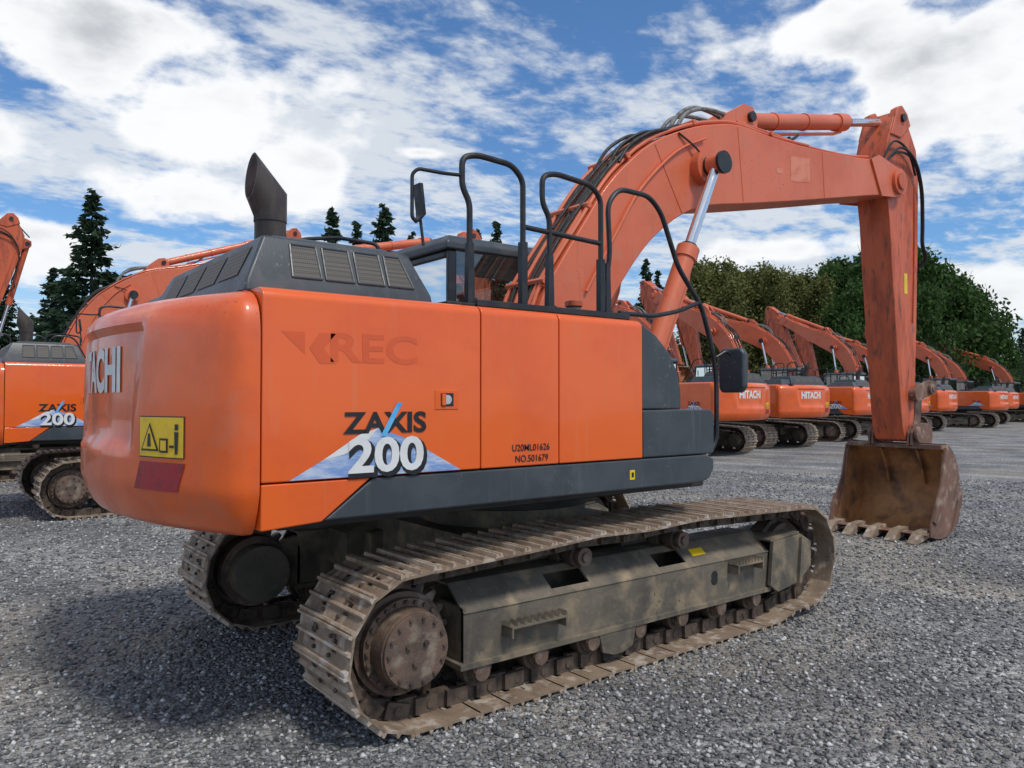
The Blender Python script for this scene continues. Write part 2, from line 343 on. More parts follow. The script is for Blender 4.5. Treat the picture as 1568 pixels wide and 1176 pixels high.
def side_profile(zb,y=YS,r=.055,t=.16):
    p=[(-y,zb)]
    for a in np.linspace(0,90,7): p.append((-y+r-r*math.cos(rad(a)),2.15-r+r*math.sin(rad(a))))
    p+=[(-y+t,2.15),(-y+t,zb)]
    return p
def build_house():
    g=MB()
    for s in (1,-1):
        segs=[(-2.345,-1.178),(-1.172,-.628),(-.622,.07)] if s==1 else [(-2.345,-1.178),(-1.172,-.50)]
        for a,b in segs:
            pr=side_profile(1.285)
            g.prism([(s*p,q) for p,q in pr],a,b,'orange','x')
    me_doors=g.mesh('door_panels',bevel=.008,seg=2)
    g=MB()
    for s in (1,-1):
        yo=-s*1.35; yi=-s*1.18
        g.prism([(-1.80,1.279),(.70,1.279),(.785,1.25),(.785,1.18),(.74,1.12),(.66,1.095),(-2.055,1.095)],yo,yi,'grey')
    g.prism([(.078,1.283),(.78,1.283),(.79,1.30),(.79,1.55),(.76,1.585),(.078,1.585)],-1.35,-.62,'grey')
    g.prism([(.078,1.588),(.46,1.588),(.455,1.72),(.42,1.84),(.34,1.96),(.22,2.06),(.078,2.13)],-1.34,-.62,'grey')
    g.prism([(.30,1.97),(.36,1.91),(.39,1.96),(.36,2.02)],-1.0,-.9,'yellow')
    me_skirt=g.mesh('grey_skirt_panels',bevel=.012,seg=2)
    g=MB()
    g.prism([(-1.815,1.279),(-2.063,1.092),(-2.345,1.075),(-2.345,1.279)],-1.352,-1.19,'orange')
    g.prism([(-1.815,1.279),(-2.063,1.092),(-2.345,1.075),(-2.345,1.279)],1.352,1.19,'orange')
    me_w=g.mesh('lower_corner_panels',bevel=.008,seg=2)
    g=MB()
    g.box(-2.34,-.35,-1.18,1.18,1.142,2.12,'dark')
    g.box(-.35,.06,-1.18,-.42,1.142,2.12,'dark')
    g.box(-2.2,.9,-1.17,1.17,1.04,1.14,'dark')
    g.box(.06,.78,-1.3,-.42,1.10,1.27,'dark')
    g.box(.3,1.35,.3,1.33,1.06,1.198,'grey')
    for y in (-.4,.33): g.prism([(-.3,1.15),(.9,1.15),(.75,1.6),(.4,2.05),(.12,2.05),(-.3,1.6)],y,y+.05,'arm')
    g.box(-1.34,.0,-1.28,-.62,2.152,2.17,'black')
    g.box(-1.16,.02,-1.30,-1.285,2.152,2.19,'black')
    g.box(-2.34,-1.36,-1.19,1.19,2.125,2.148,'grey'); g.box(-1.36,-.4,-.6,1.19,2.125,2.16,'grey')
    g.box(-1.0,-.5,-.5,.2,2.16,2.24,'grey')
    g.cyl((-.06,-.86,2.15),(-.06,-.86,2.27),.05,'greyhose',18); g.cyl((-.06,-.86,2.27),(-.06,-.86,2.31),.06,'arm',18)
    me_body=g.mesh('house_body',bevel=.006,seg=1)
    g=MB()
    def rect(x0,x1,y0,y1,z): return [(x0,y0,z),(x1,y0,z),(x1,y1,z),(x0,y1,z)]
    g.loft([rect(-2.37,-1.37,-1.20,.60,2.14),rect(-2.36,-1.38,-1.19,.6,2.20),rect(-2.25,-1.47,-1.09,.5,2.43)],'grey')
    g.loft([rect(-2.38,-1.37,.62,1.1,2.14),rect(-2.28,-1.45,.62,1.0,2.33)],'grey')
    g.loft([rect(-2.20,-1.52,-1.03,.42,2.431),rect(-2.17,-1.55,-1.0,.40,2.455)],'grey')
    me_cowl=g.mesh('engine_cowl',bevel=.025,seg=3)
    g=MB()
    A=Vector((0,-1.19,2.20));B=Vector((0,-1.09,2.43))
    def sl(x,t,o=0):
        p=A.lerp(B,t); nrm=Vector((0,-.917,.398)); p=p+nrm*o; return (x,p.y,p.z)
    xs=np.linspace(-2.15,-1.47,5)
    for i in range(4):
        a=xs[i]+.012; b=xs[i+1]-.012
        a2=a+.012*(1 if i==0 else .3); b2=b-(.05 if i==3 else .004)
        g.add([sl(a,.12,.003),sl(b,.12,.003),sl(b2,.84,.003),sl(a2,.84,.003)],[(0,1,2,3)],'mesh')
        for (p,q) in (((a,.12),(b,.12)),((b,.12),(b2,.84)),((b2,.84),(a2,.84)),((a2,.84),(a,.12))):
            g.tube([sl(p[0],p[1],.003),sl(q[0],q[1],.003)],.006,'grey',6)
    A2=Vector((-2.36,0,2.20));B2=Vector((-2.25,0,2.43))
    for (ya,yb) in ((-1.02,-.72),(-.66,-.36),(-.30,0.0),(.06,.36)):
        vs=[]
        for (y,t) in ((ya,.15),(yb,.15),(yb,.8),(ya,.8)):
            p=A2.lerp(B2,t); vs.append((p.x-.004,y,p.z+.002))
        g.add(vs,[(0,1,2,3)],'mesh')
    me_gr=g.mesh('intake_grilles')
    # mitred exhaust tail pipe, outlet facing rearwards
    g=MB(); c=Vector((-2.04,-.62,0)); n_=32
    def stack(r0,ry,rz,steps=5):
        rings=[]
        A_=[2*math.pi*i/n_ for i in range(n_)]
        base=[Vector((c.x+r0*math.cos(t),c.y+r0*math.sin(t),2.695+.07*math.cos(t))) for t in A_]
        top=[Vector((c.x-.105+.10*rz*math.cos(t),c.y+ry*math.sin(t),2.835+rz*math.cos(t))) for t in A_]
        for k in range(steps+1):
            t=k/steps; rings.append([b_.lerp(t_,t) for b_,t_ in zip(base,top)])
        return rings
    o_=stack(.086,.090,.125); i_=stack(.077,.082,.117)
    foot_=[[Vector((c.x+.082*math.cos(t),c.y+.082*math.sin(t),z)) for t in [2*math.pi*i/n_ for i in range(n_)]] for z in (2.40,2.60)]
    g.loft(foot_,'exh',cap=False); g.loft([[Vector((p.x,p.y,2.60)) for p in o_[0]]]+o_,'exh',cap=False)
    g.loft(i_[::-1],'exhin',cap=True)
    g.loft([o_[-1],i_[-1]],'exh',cap=False)
    g.cyl((c.x,c.y,2.43),(c.x,c.y,2.47),.12,'dark',24)
    me_ex=g.mesh('exhaust_stack')
    g=MB(); gh=MB()
    def rs(G,vs,fs,mat,cx,cz,off):
        G.add([(cx+p[0],-YS-off,cz+p[1]) for p in vs],fs,mat)
    def rside(vs,fs,mat,cx,cz,off): rs(g,vs,fs,mat,cx,cz,off)
    def lside(vs,fs,mat,cx,cz,off):
        g.add([(cx-p[0],YS+off,cz+p[1]) for p in vs],fs,mat)
    for put,sg in ((rside,1),(lside,-1)):
        tri=[(-.46,-.165),(.455,-.165+.0),(.15,.0),(-.02,.06),(-.12,.03),(-.30,-.08)]
        put(tri,[list(range(len(tri)))],'blue',-1.76,1.455,.0025)
        w=[(-.30,-.08),(-.12,.03),(-.02,.06),(-.1,-.02),(-.2,-.06)]
        put(w,[list(range(len(w)))],'white',-1.76,1.455,.0035)
        vs,fs=text_geo('ZAXIS',.138,.004,1.18); put(vs,fs,'blackd',-1.735,1.535,.004)
        sl_=[(-.045,-.06),(-.015,-.06),(.075,.10),(.045,.10)]
        put(sl_,[(0,1,2,3)],'lblue',-1.725,1.535,.0055)
        vs,fs=text_geo('200',.225,.014,1.22); put(vs,fs,'blackd',-1.735+.012,1.375-.012,.0055)
        vs,fs=text_geo('200',.225,.006,1.22); put(vs,fs,'white',-1.735,1.378,.007)
    vs,fs=text_geo('REC',.19,.004,1.4); rs(gh,vs,fs,'ghost',-1.80,1.885,.0012)
    rs(gh,[(-.14,.07),(-.03,.07),(-.03,-.03)],[(0,1,2)],'ghost',-2.12,1.885,.0012)
    rs(gh,[(-.01,0),(.04,-.07),(.12,-.07),(.06,0),(.12,.07),(.04,.07)],[(0,1,2,3),(0,3,4,5)],'ghost',-2.12,1.885,.0012)
    vs,fs=text_geo('U20ML01626',.052,.0006,.95); rs(gh,vs,fs,'blackd',-.835,1.385,.003)
    vs,fs=text_geo('NO.501679',.052,.0006,.95); rs(gh,vs,fs,'blackd',-.83,1.325,.003)
    rside([(-.025,-.03),(.02,-.03),(.02,.03),(-.025,.03)],[(0,1,2,3)],'yellow',-.02,1.185,-.0025)
    rside([(-.01,-.015),(.01,-.015),(.01,.015),(-.01,.015)],[(0,1,2,3)],'blackd',-.02,1.185,-.001)
    vs,fs=text_geo('HITACHI',.30,.013,.86)
    g.add([cw_dec(-p[0]+.05,1.79+p[1],.006) for p in vs],fs,'white')
    def cwquad(y0,y1,z0,z1,mat,off,skew=0):
        ys=np.linspace(y0,y1,6); o=[]
        for y in ys: o.append(cw_dec(y,z0,off))
        for y in ys: o.append(cw_dec(y-skew,z1,off))
        g.add(o,[(i,i+1,i+7,i+6) for i in range(5)],mat)
    cwquad(-.745,-1.075,1.385,1.575,'blackd',.003); cwquad(-.75,-1.07,1.39,1.57,'yellow',.0045)
    def cwpoly(pts,mat,off,cy,cz): g.add([cw_dec(cy-p[0],cz+p[1],off) for p in pts],[list(range(len(pts)))],mat)
    cwpoly([(-.07,-.06),(.07,-.06),(0,.07)],'blackd',.007,-.835,1.475); cwpoly([(-.055,-.051),(.055,-.051),(0,.052)],'yellow',.0085,-.835,1.475)
    cwpoly([(-.014,-.04),(.014,-.04),(.008,.02),(-.008,.02)],'blackd',.010,-.835,1.475)
    cwpoly([(-.07,-.065),(-.01,-.065),(-.01,.0),(-.07,.0)],'blackd',.007,-.98,1.475); cwpoly([(-.06,-.055),(-.02,-.055),(-.02,-.01),(-.06,-.01)],'yellow',.0085,-.98,1.475)
    cwpoly([(0,-.042),(.03,-.042),(.03,-.030),(0,-.030)],'blackd',.007,-.98,1.475)
    cwpoly([(.038,-.07),(.055,-.07),(.06,.03),(.033,.03)],'blackd',.007,-.98,1.475); cwpoly([(.036,.038),(.058,.038),(.058,.065),(.036,.065)],'blackd',.007,-.98,1.475)
    cwquad(-.70,-1.03,1.235,1.365,'red',.004,skew=.05)
    me_dec=g.mesh('decals'); me_gh=gh.mesh('serial_and_faded_marks')
    g=MB()
    g.box(-1.462,-1.32,-YS-.004,-YS+.01,1.60,1.70,'orange'); g.box(-1.43,-1.35,-YS-.006,-YS,1.615,1.685,'dark')
    g.cyl((-1.39,-YS-.012,1.65),(-1.39,-YS,1.65),.026,'chrome',16); g.box(-1.425,-1.40,-YS-.014,-YS,1.62,1.68,'orange')
    me_l=g.mesh('door_latch',bevel=.003,seg=1)
    g=MB(); r=.017
    y=-1.24
    def foot(x): g.box(x-.03,x+.03,y-.03,y+.03,2.15,2.20,'black'); g.loft([[(x-.022+a,y-.02+b_,2.19) for a,b_ in ((0,0),(.044,0),(.044,.04),(0,.04))],[(x-.018+a,y-.018+b_,2.5) for a,b_ in ((0,0),(.034,0),(.034,.034),(0,.034))]],'black')
    g.rtube([(-1.17,y,2.2),(-1.17,y,2.72),(-1.22,y,2.80),(-1.22,y,2.96),(-1.12,y,2.99),(-.88,y,2.98),(-.80,y,2.91),(-.80,y,2.16)],r,'black',.06)
    g.rtube([(-.60,y,2.2),(-.60,y,2.72),(-.655,y,2.80),(-.655,y,2.96),(-.55,y,2.99),(-.26,y,2.97),(-.18,y,2.90),(-.18,y,2.16)],r,'black',.06)
    g.rtube([(-.08,y,2.16),(-.16,y,2.3),(-.10,y,2.55),(-.12,y,2.88),(-.02,y,2.99),(.26,y,2.99),(.38,y,2.9),(.55,y,2.55),(.80,y,2.30),(.92,y,2.0),(.96,y,1.8),(.96,y,1.35),(.80,y,1.22)],r,'black',.08)
    g.rtube([(-.80,y,2.64),(-.18,y,2.62)],r*.9,'black')
    g.rtube([(-.02,y,2.2),(.3,y,2.2),(.55,y,2.25),(.78,y,2.33)],r*.9,'black')
    foot(-1.17); foot(-.60); foot(-.13)
    g.box(-.82,-.78,y-.02,y+.02,2.15,2.55,'black'); g.box(-.2,-.16,y-.02,y+.02,2.15,2.52,'black')
    g.rtube([(-1.35,-.55,2.45),(-1.35,-.55,2.58),(-1.55,-.4,2.62),(-1.75,-.3,2.6),(-1.8,-.3,2.45)],.012,'black',.05)
    g.rtube([(-1.22,y,2.86),(-1.34,y,2.85),(-1.47,y+.04,2.86),(-1.50,y+.05,2.83),(-1.50,y+.05,2.60),(-1.47,y+.05,2.58)],.010,'black',.03)
    g.loft([[(-1.475+a,y+.05+b_,2.58) for a,b_ in ((-.006,-.015),(.010,-.015),(.010,.015),(-.006,.015))],[(-1.445+a,y+.05+b_,2.62) for a,b_ in ((-.010,-.035),(.010,-.035),(.010,.035),(-.010,.035))],[(-1.465+a,y+.05+b_,2.78) for a,b_ in ((-.010,-.035),(.010,-.035),(.010,.035),(-.010,.035))]],'black')
    g.rtube([(-1.45,y+.05,2.60),(-1.43,y+.05,2.46)],.008,'black')
    g.rtube([(.96,y,1.95),(1.04,y-.03,2.0),(1.10,y-.04,1.95)],.011,'black',.03)
    me_rail=g.mesh('handrails')
    g=MB()
    g.prism([(-1.19,1.70),(-1.36,1.70),(-1.39,1.74),(-1.39,1.98),(-1.36,2.02),(-1.20,2.02),(-1.17,1.98),(-1.17,1.74)],1.07,1.13,'grey','x')
    me_mir=g.mesh('right_mirror',bevel=.02,seg=3)
    return [me_doors,me_skirt,me_w,me_body,me_cowl,me_gr,me_ex,me_dec,me_l,me_rail,me_mir],me_gh
def build_cab():
    g=MB()
    x0,x1,y0,y1=-.28,1.42,.33,1.33
    g.prism([(x0,1.2),(x1,1.2),(x1+.04,1.35),(x1+.02,1.62),(x0,1.75)],y0,y1,'grey')
    def rr(z,i): return [(x0-.03+i,y0-.02+i,z),(x1-.12-i,y0-.02+i,z),(x1-.12-i,y1+.02-i,z),(x0-.03+i,y1+.02-i,z)]
    g.loft([rr(2.82,0),rr(2.88,0),rr(2.94,.05)],'grey')
    def pil(xa,za,xb,zb,y,w=.05): g.prism([(xa,za),(xa+w,za),(xb+w,zb),(xb,zb)],y,y+.05,'black')
    for y in (y0,y1-.05):
        pil(x0,1.72,x0,2.82,y,.08); pil(.55,1.66,.55,2.82,y,.06); pil(x1-.06,1.60,x1-.2,2.82,y,.06)
    g.box(x0,x0+.05,y0+.05,y1-.05,2.76,2.82,'black')
    g.box(x0,x0+.05,y0+.05,y1-.05,1.72,1.95,'black')
    me_c=g.mesh('cab_shell',bevel=.018,seg=2)
    g=MB()
    g.add([(x0+.02,y0+.04,1.9),(x0+.02,y1-.04,1.9),(x0+.02,y1-.04,2.78),(x0+.02,y0+.04,2.78)],[(0,1,2,3)],'glass')
    for y in (y0+.02,y1-.02): g.add([(x0+.05,y,1.7),(x1-.03,y,1.6),(x1-.16,y,2.82),(x0+.05,y,2.82)],[(0,1,2,3)],'glass')
    g.add([(x1-.01,y0+.04,1.6),(x1-.01,y1-.04,1.6),(x1-.15,y1-.04,2.82),(x1-.15,y0+.04,2.82)],[(0,1,2,3)],'glass')
    me_g=g.mesh('cab_glass')
    g=MB()
    g.box(.15,.65,.6,1.1,1.5,1.75,'seat'); g.prism([(.12,1.75),(.28,1.72),(.18,2.4),(.05,2.4)],.62,1.08,'seat'); g.prism([(.06,2.42),(.16,2.42),(.13,2.62),(.04,2.62)],.72,.98,'seat')
    g.box(.3,1.0,.38,.55,1.5,1.85,'seat'); g.box(.3,1.0,1.12,1.25,1.5,1.85,'seat')
    me_i=g.mesh('cab_interior',bevel=.03,seg=2)
    g=MB()
    g.rtube([(x1-.2,1.38,2.6),(x1-.15,1.45,2.75),(x1-.1,1.5,2.5)],.014,'black',.05)
    g.prism([(1.42,2.15),(1.58,2.15),(1.58,2.5),(1.42,2.5)],1.3,1.35,'black','x')
    g.loft([[(-2.55+a*.06,.85+b_*.09,2.14) for a,b_ in ((-1,-1),(1,-1),(1,1),(-1,1))],[(-2.55+a*.05,.85+b_*.08,2.185) for a,b_ in ((-1,-1),(1,-1),(1,1),(-1,1))]],'black')
    me_m=g.mesh('cab_mirrors')
    return [me_c,me_g,me_i,me_m]

FOOT=Vector((.25,0,1.92)); AP=Vector((5.74,0,4.26))
def rotT(piv,ang):
    c,s=math.cos(ang),math.sin(ang)
    return lambda p: Vector((piv.x+(p.x-piv.x)*c-(p.z-piv.z)*s,p.y,piv.z+(p.x-piv.x)*s+(p.z-piv.z)*c))
def build_front(alpha,beta):
    TB=rotT(FOOT,rad(alpha)); TA0=rotT(AP,rad(beta)); TA=lambda p: TB(TA0(p))
    out=[]
    g=MB(); g.T=TB
    top=[(.08,2.12),(.2,2.44),(.38,2.72),(.65,3.09),(.83,3.33),(1.05,3.56),(1.42,3.85),(1.88,4.07),(2.25,4.19),(2.64,4.27),(3.2,4.27),(3.88,4.30),(4.6,4.36),(5.18,4.43)]
    bot=[(5.75,4.10),(5.18,4.01),(4.53,3.88),(3.63,3.70),(2.74,3.53),(2.2,3.43),(1.83,3.30),(1.49,3.08),(1.27,2.88),(1.05,2.62),(.79,2.28),(.55,1.98),(.40,1.82)]
    tp=[(p.x,p.y) for p in catmull([(a,b,0) for a,b in top],3)]; bp=[(p.x,p.y) for p in catmull([(a,b,0) for a,b in bot],3)]
    prof=tp+[(5.55,4.46),(5.78,4.42),(5.9,4.3),(5.87,4.16)]+bp+[(.25,1.76),(.1,1.85)]
    g.prism(prof,-.24,.24,'boom')
    out.append(g.mesh('boom',bevel=.012,seg=2))
    g=MB(); g.T=TB
    for s in (-1,1):
        g.cyl((2.06,s*.24,3.74),(2.06,s*.33,3.74),.15,'boom',28); g.cyl((2.06,s*.33,3.74),(2.06,s*.48,3.74),.085,'black',24); g.cyl((2.06,s*.48,3.74),(2.06,s*.51,3.74),.10,'black',24)
        g.cyl((AP.x,s*.24,AP.z),(AP.x,s*.30,AP.z),.15,'boom',28); g.cyl((AP.x,s*.30,AP.z),(AP.x,s*.325,AP.z),.10,'arm',24)
        g.cyl((FOOT.x,s*.24,FOOT.z),(FOOT.x,s*.3,FOOT.z),.13,'boom',24)
        g.prism([(2.45,4.2),(2.55,4.38),(2.85,4.55),(3.0,4.55),(3.07,4.42),(3.05,4.24)],s*.10,s*.15,'boom')
        g.prism([(5.12,4.42),(5.30,4.50),(5.80,4.42),(5.92,4.27),(5.80,4.08),(5.35,4.03)],s*.24,s*.262,'boom')
        for (a,b) in (((1.45,3.84),(1.80,3.30)),((2.62,4.24),(2.70,3.55)),((4.1,4.30),(4.14,3.82))):
            g.tube([(a[0],s*.2405,a[1]),(b[0],s*.2405,b[1])],.005,'boom',6)
    g.prism([(3.5,3.88),(3.86,3.93),(3.86,4.18),(3.5,4.14)],-.2405,-.2425,'patch')
    g.prism([(3.25,3.92),(3.36,3.93),(3.36,3.98),(3.25,3.97)],-.2405,-.2425,'patch')
    g.cyl((2.95,-.19,4.44),(2.95,.19,4.44),.05,'black',16)
    def off(pts,d):
        P=[Vector((a,0,b)) for a,b in pts]; o=[]
        for i,p in enumerate(P):
            t=(P[min(i+1,len(P)-1)]-P[max(i-1,0)]).normalized(); o.append(p+Vector((-t.z,0,t.x))*d)
        return o
    for k,(y,d,mat,i0,i1,rr_) in enumerate([(-.20,.03,'boom',0,34,.017),(-.15,.03,'boom',0,34,.017),(-.09,.035,'hose',0,28,.017),(-.03,.035,'hose',0,26,.017),(.04,.035,'boom',0,34,.017),(.10,.035,'hose',0,24,.017),(.17,.035,'boom',0,36,.017),(-.17,.065,'hose',6,22,.014),(.0,.07,'hose',8,25,.014)]):
        P=off(tp[i0:i1],d); P=[Vector((p.x,y+.012*math.sin(j*.5+k),p.z+(.012*math.sin(j*.7+k) if mat=='hose' else 0))) for j,p in enumerate(P)]
        g.tube(P,rr_,mat,8)
    for i in (4,10,16,22,30):
        p=off(tp,.04)[i]; g.tube([(p.x,-.235,p.z),(p.x,.235,p.z)],.026,'boom',6)
    for y,h in ((-.2,.06),(-.08,.10),(.08,.12)):
        g.tube([(1.05,y,3.62),(1.2,y,3.78+h*.4),(1.45,y-.02,3.92+h*.6),(1.7,y,4.02+h*.2),(1.9,y,4.10)],.015,'hose',8,5)
    for y,h in ((-.14,.13),(-.05,.17),(.06,.12)):
        g.tube([(1.85,y,4.10),(1.98,y,4.2+h*.4),(2.2,y,4.22+h),(2.5,y,4.3+h*.6),(2.78,y*.6,4.36)],.02,'greyhose',8,5)
    for y in (-.17,.17):
        g.tube([(2.7,y,4.33),(3.3,y*1.0,4.34),(3.9,y,4.34),(4.7,y,4.40),(5.2,y,4.48)],.014,'boom',8,4)
    for y in (-.05,.05): g.tube([(3.0,y,4.34),(3.35,y,4.33),(3.7,y*2,4.38),(3.95,y,4.5)],.016,'hose',8,4)
    g.tube([(.62,-.262,2.5),(.95,-.262,3.0),(1.25,-.262,3.42),(1.7,-.262,3.82),(2.1,-.262,4.02)],.012,'boom',6,4)
    g.tube([(1.75,-.25,4.0),(1.95,-.28,3.9),(2.03,-.3,3.80)],.010,'hose',6,4)
    out.append(g.mesh('boom_fittings',bevel=0))
    g=MB()
    for s in (-1,1):
        a=Vector((.95,s*.40,1.45)); b=TB(Vector((2.06,s*.42,3.74))); d=(b-a); L_=d.length; d.normalize()
        g.cyl(a,a+d*1.62,.085,'boom',24); g.cyl(a+d*1.55,a+d*1.66,.098,'boom',24); g.cyl(a+d*1.66,a+d*1.69,.07,'black',20); g.cyl(a+d*1.62,b,.046,'chrome',20)
        g.cyl(a+Vector((0,-.07,0)),a+Vector((0,.07,0)),.12,'boom',20); g.cyl(b+Vector((0,-.06,0)),b+Vector((0,.06,0)),.09,'boom',20)
        pp=d.cross(Vector((0,1,0)))*-.12
        g.tube([a+d*.3+pp,a+d*1.4+pp,a+d*1.55+pp*.7],.015,'boom',6)
    g.box(.8,1.15,-.5,.5,1.15,1.6,'dark')
    out.append(g.mesh('boom_cylinders'))
    g=MB()
    a=TB(Vector((2.95,0,4.44))); b=TA(Vector((5.98,0,5.10))); d=b-a; L_=d.length; d.normalize()
    bl=L_*.68
    g.cyl(a,a+d*bl,.085,'boom',24); g.cyl(a+d*(bl-.22),a+d*(bl-.02),.10,'boom',24); g.cyl(a+d*bl,a+d*(bl+.04),.075,'black',20); g.cyl(a+d*bl,b,.047,'chrome',20)
    g.cyl(a+Vector((0,-.09,0)),a+Vector((0,.09,0)),.11,'boom',20); g.cyl(b+Vector((0,-.11,0)),b+Vector((0,.11,0)),.10,'boom',20); g.cyl(b+Vector((0,-.24,0)),b+Vector((0,.24,0)),.05,'black',16)
    pp=Vector((d.z,0,-d.x))*.13
    g.tube([a+d*.6+pp,a+d*(bl-.3)+pp,a+d*(bl-.12)+pp*.8],.018,'boom',8); g.tube([a+d*.6+pp,a+d*.3+pp*1.6,a+d*.15+pp*2.0],.018,'hose',8)
    for q in (.6,1.2): g.cyl(a+d*q,a+d*(q+.03),.094,'boom',20)
    out.append(g.mesh('arm_cylinder'))
    g=MB(); g.T=TA
    ap=[(5.64,4.02),(5.55,4.25),(5.56,4.5),(5.66,4.80),(5.80,5.08),(5.90,5.18),(6.02,5.20),(6.12,5.12),(6.38,4.78),(6.43,4.4),(6.40,3.6),(6.34,2.6),(6.27,1.6),(6.22,1.25),(6.13,1.13),(6.02,1.16),(5.95,1.32),(5.86,2.0),(5.80,2.6),(5.72,3.3),(5.68,3.8)]
    g.prism(ap,-.19,.19,'arm')
    for s in (-1,1):
        g.prism([(5.70,4.85),(5.86,5.2),(5.98,5.26),(6.12,5.18),(6.2,5.05),(5.95,4.85)],s*.12,s*.21,'arm')
        g.prism([(6.36,4.75),(6.56,4.72),(6.60,4.6),(6.52,4.5),(6.38,4.4)],s*.07,s*.12,'arm')
    out.append(g.mesh('arm',bevel=.012,seg=2))
    g=MB(); g.T=TA
    g.cyl((6.11,-.30,1.23),(6.11,.30,1.23),.075,'bkout',20); g.cyl((6.11,-.33,1.23),(6.11,-.30,1.23),.10,'bkout',20)
    a=Vector((6.50,0,4.62)); b=Vector((6.56,0,1.80)); d=(b-a).normalized()
    g.cyl(a,a+d*1.65,.07,'arm',20); g.cyl(a+d*1.5,a+d*1.68,.08,'arm',20); g.cyl(a+d*1.6,b,.04,'chrome',16); g.cyl(a-Vector((0,.13,0)),a+Vector((0,.13,0)),.06,'black',16)
    for s in (-1,1):
        A=Vector((6.16,s*.23,1.72));B=Vector((6.56,s*.23,1.80))
        g.prism([(6.08,1.70),(6.18,1.80),(6.58,1.90),(6.66,1.80),(6.58,1.71),(6.2,1.62)],s*.215,s*.25,'bkout')
        g.cyl(B-Vector((0,.06,0)),B+Vector((0,.06,0)),.085,'bkout',18); g.cyl(A-Vector((0,.05,0)),A+Vector((0,.05,0)),.07,'bkout',18)
    g.prism([(6.48,1.82),(6.64,1.82),(6.56,1.30),(6.48,1.18),(6.38,1.22),(6.40,1.4)],-.12,.12,'bkout')
    g.cyl((6.56,-.3,1.80),(6.56,.3,1.80),.05,'bkout',16); g.cyl((6.46,-.27,1.27),(6.46,.27,1.27),.055,'bkout',16)
    for y,k in ((-.215,0),(-.235,.05),(.215,0)):
        g.tube([(5.45,y,4.42),(5.75,y-.05,4.62+k),(6.15,y-.04,4.6),(6.38,y-.02,4.3),(6.45,y,3.9),(6.44,y,3.6),(6.52,y,3.42),(6.48,y+.1,3.3)],.015,'hose',8,5)
    g.tube([(5.5,-.2,4.5),(5.7,-.24,4.75),(6.05,-.24,4.7),(6.3,-.21,4.45)],.014,'hose',8,5)
    g.tube([(5.98,-.2,5.2),(6.2,-.1,5.0),(6.5,-.08,4.8)],.016,'hose',8,5)
    g.tube([(6.30,-.195,4.3),(6.28,-.2,3.5),(6.22,-.2,2.6)],.009,'arm',6,4)
    g.add([(6.02,-.1925,2.95),(6.10,-.1925,2.95),(6.10,-.1925,3.2),(6.02,-.1925,3.2)],[(0,1,2,3)],'yellow')
    out.append(g.mesh('bucket_linkage'))
    g=MB(); g.T=TA
    oc=[(6.20,1.12),(6.36,1.0),(6.47,.80),(6.52,.58),(6.49,.34),(6.39,.16),(6.20,.05),(5.95,.02),(5.66,.075)]
    oc=[(p.x,p.y) for p in catmull([(a,b,0) for a,b in oc],4)]
    n=len(oc); ic=[]
    for i,p in enumerate(oc):
        a=Vector(oc[max(i-1,0)]);b=Vector(oc[min(i+1,n-1)]); t=(b-a).normalized(); nn=Vector((t.y,-t.x))
        q=Vector(p)+nn*.025
        ic.append((q.x,q.y) if (q-Vector((6.0,.6))).length<(Vector(p)-Vector((6.0,.6))).length else tuple(Vector(p)-nn*.025))
    W=.58
    for i in range(n-1):
        a,b=oc[i],oc[i+1]; c_,d_=ic[i],ic[i+1]
        g.add([(a[0],-W,a[1]),(a[0],W,a[1]),(b[0],W,b[1]),(b[0],-W,b[1])],[(0,1,2,3)],'bkout')
        g.add([(c_[0],-W,c_[1]),(c_[0],W,c_[1]),(d_[0],W,d_[1]),(d_[0],-W,d_[1])],[(0,1,2,3)],'bkin')
    for s in (-1,1):
        side=oc+[(5.74,.09),(5.84,.2),(6.00,.60),(6.08,1.0)]
        g.prism(side,s*W,s*(W+.004),'bkin'); g.prism(side,s*(W+.0045),s*(W+.022),'bkout')
        g.prism([(5.68,.07),(5.80,.06),(6.10,.60),(6.18,1.02),(6.10,1.08),(5.97,.66),(5.70,.22)],s*(W+.022),s*(W+.042),'bkout')
        g.prism([(6.24,.07),(6.42,.17),(6.53,.36),(6.57,.58),(6.45,.5),(6.38,.32)],s*(W+.022),s*(W+.034),'bkout')
        g.prism([(5.72,.25),(5.80,.20),(5.90,.40),(5.84,.46)],s*(W+.042),s*(W+.062),'bkout')
    g.box(6.06,6.22,-W,W,1.06,1.11,'bkout')
    for y in (-.22,.22): g.prism([(6.20,1.06),(6.45,.85),(6.49,.6),(6.42,.6),(6.34,.85)],y-.012,y+.012,'bkin')
    g.prism([(5.98,.035),(5.96,.075),(5.68,.12),(5.60,.10),(5.66,.075)],-W-.02,W+.02,'bkout')
    for y in np.linspace(-W+.06,W-.06,5):
        g.prism([(5.80,.145),(5.78,.06),(5.60,.03),(5.42,.0),(5.42,.018),(5.58,.13)],y-.055,y+.055,'track')
    for y in (-.26,-.22,.22,.26):
        g.prism([(6.00,1.10),(6.02,1.25),(6.10,1.34),(6.40,1.36),(6.54,1.32),(6.56,1.2),(6.46,.9),(6.3,1.02)],y-.012,y+.012,'bkout')
    out.append(g.mesh('bucket'))
    return out

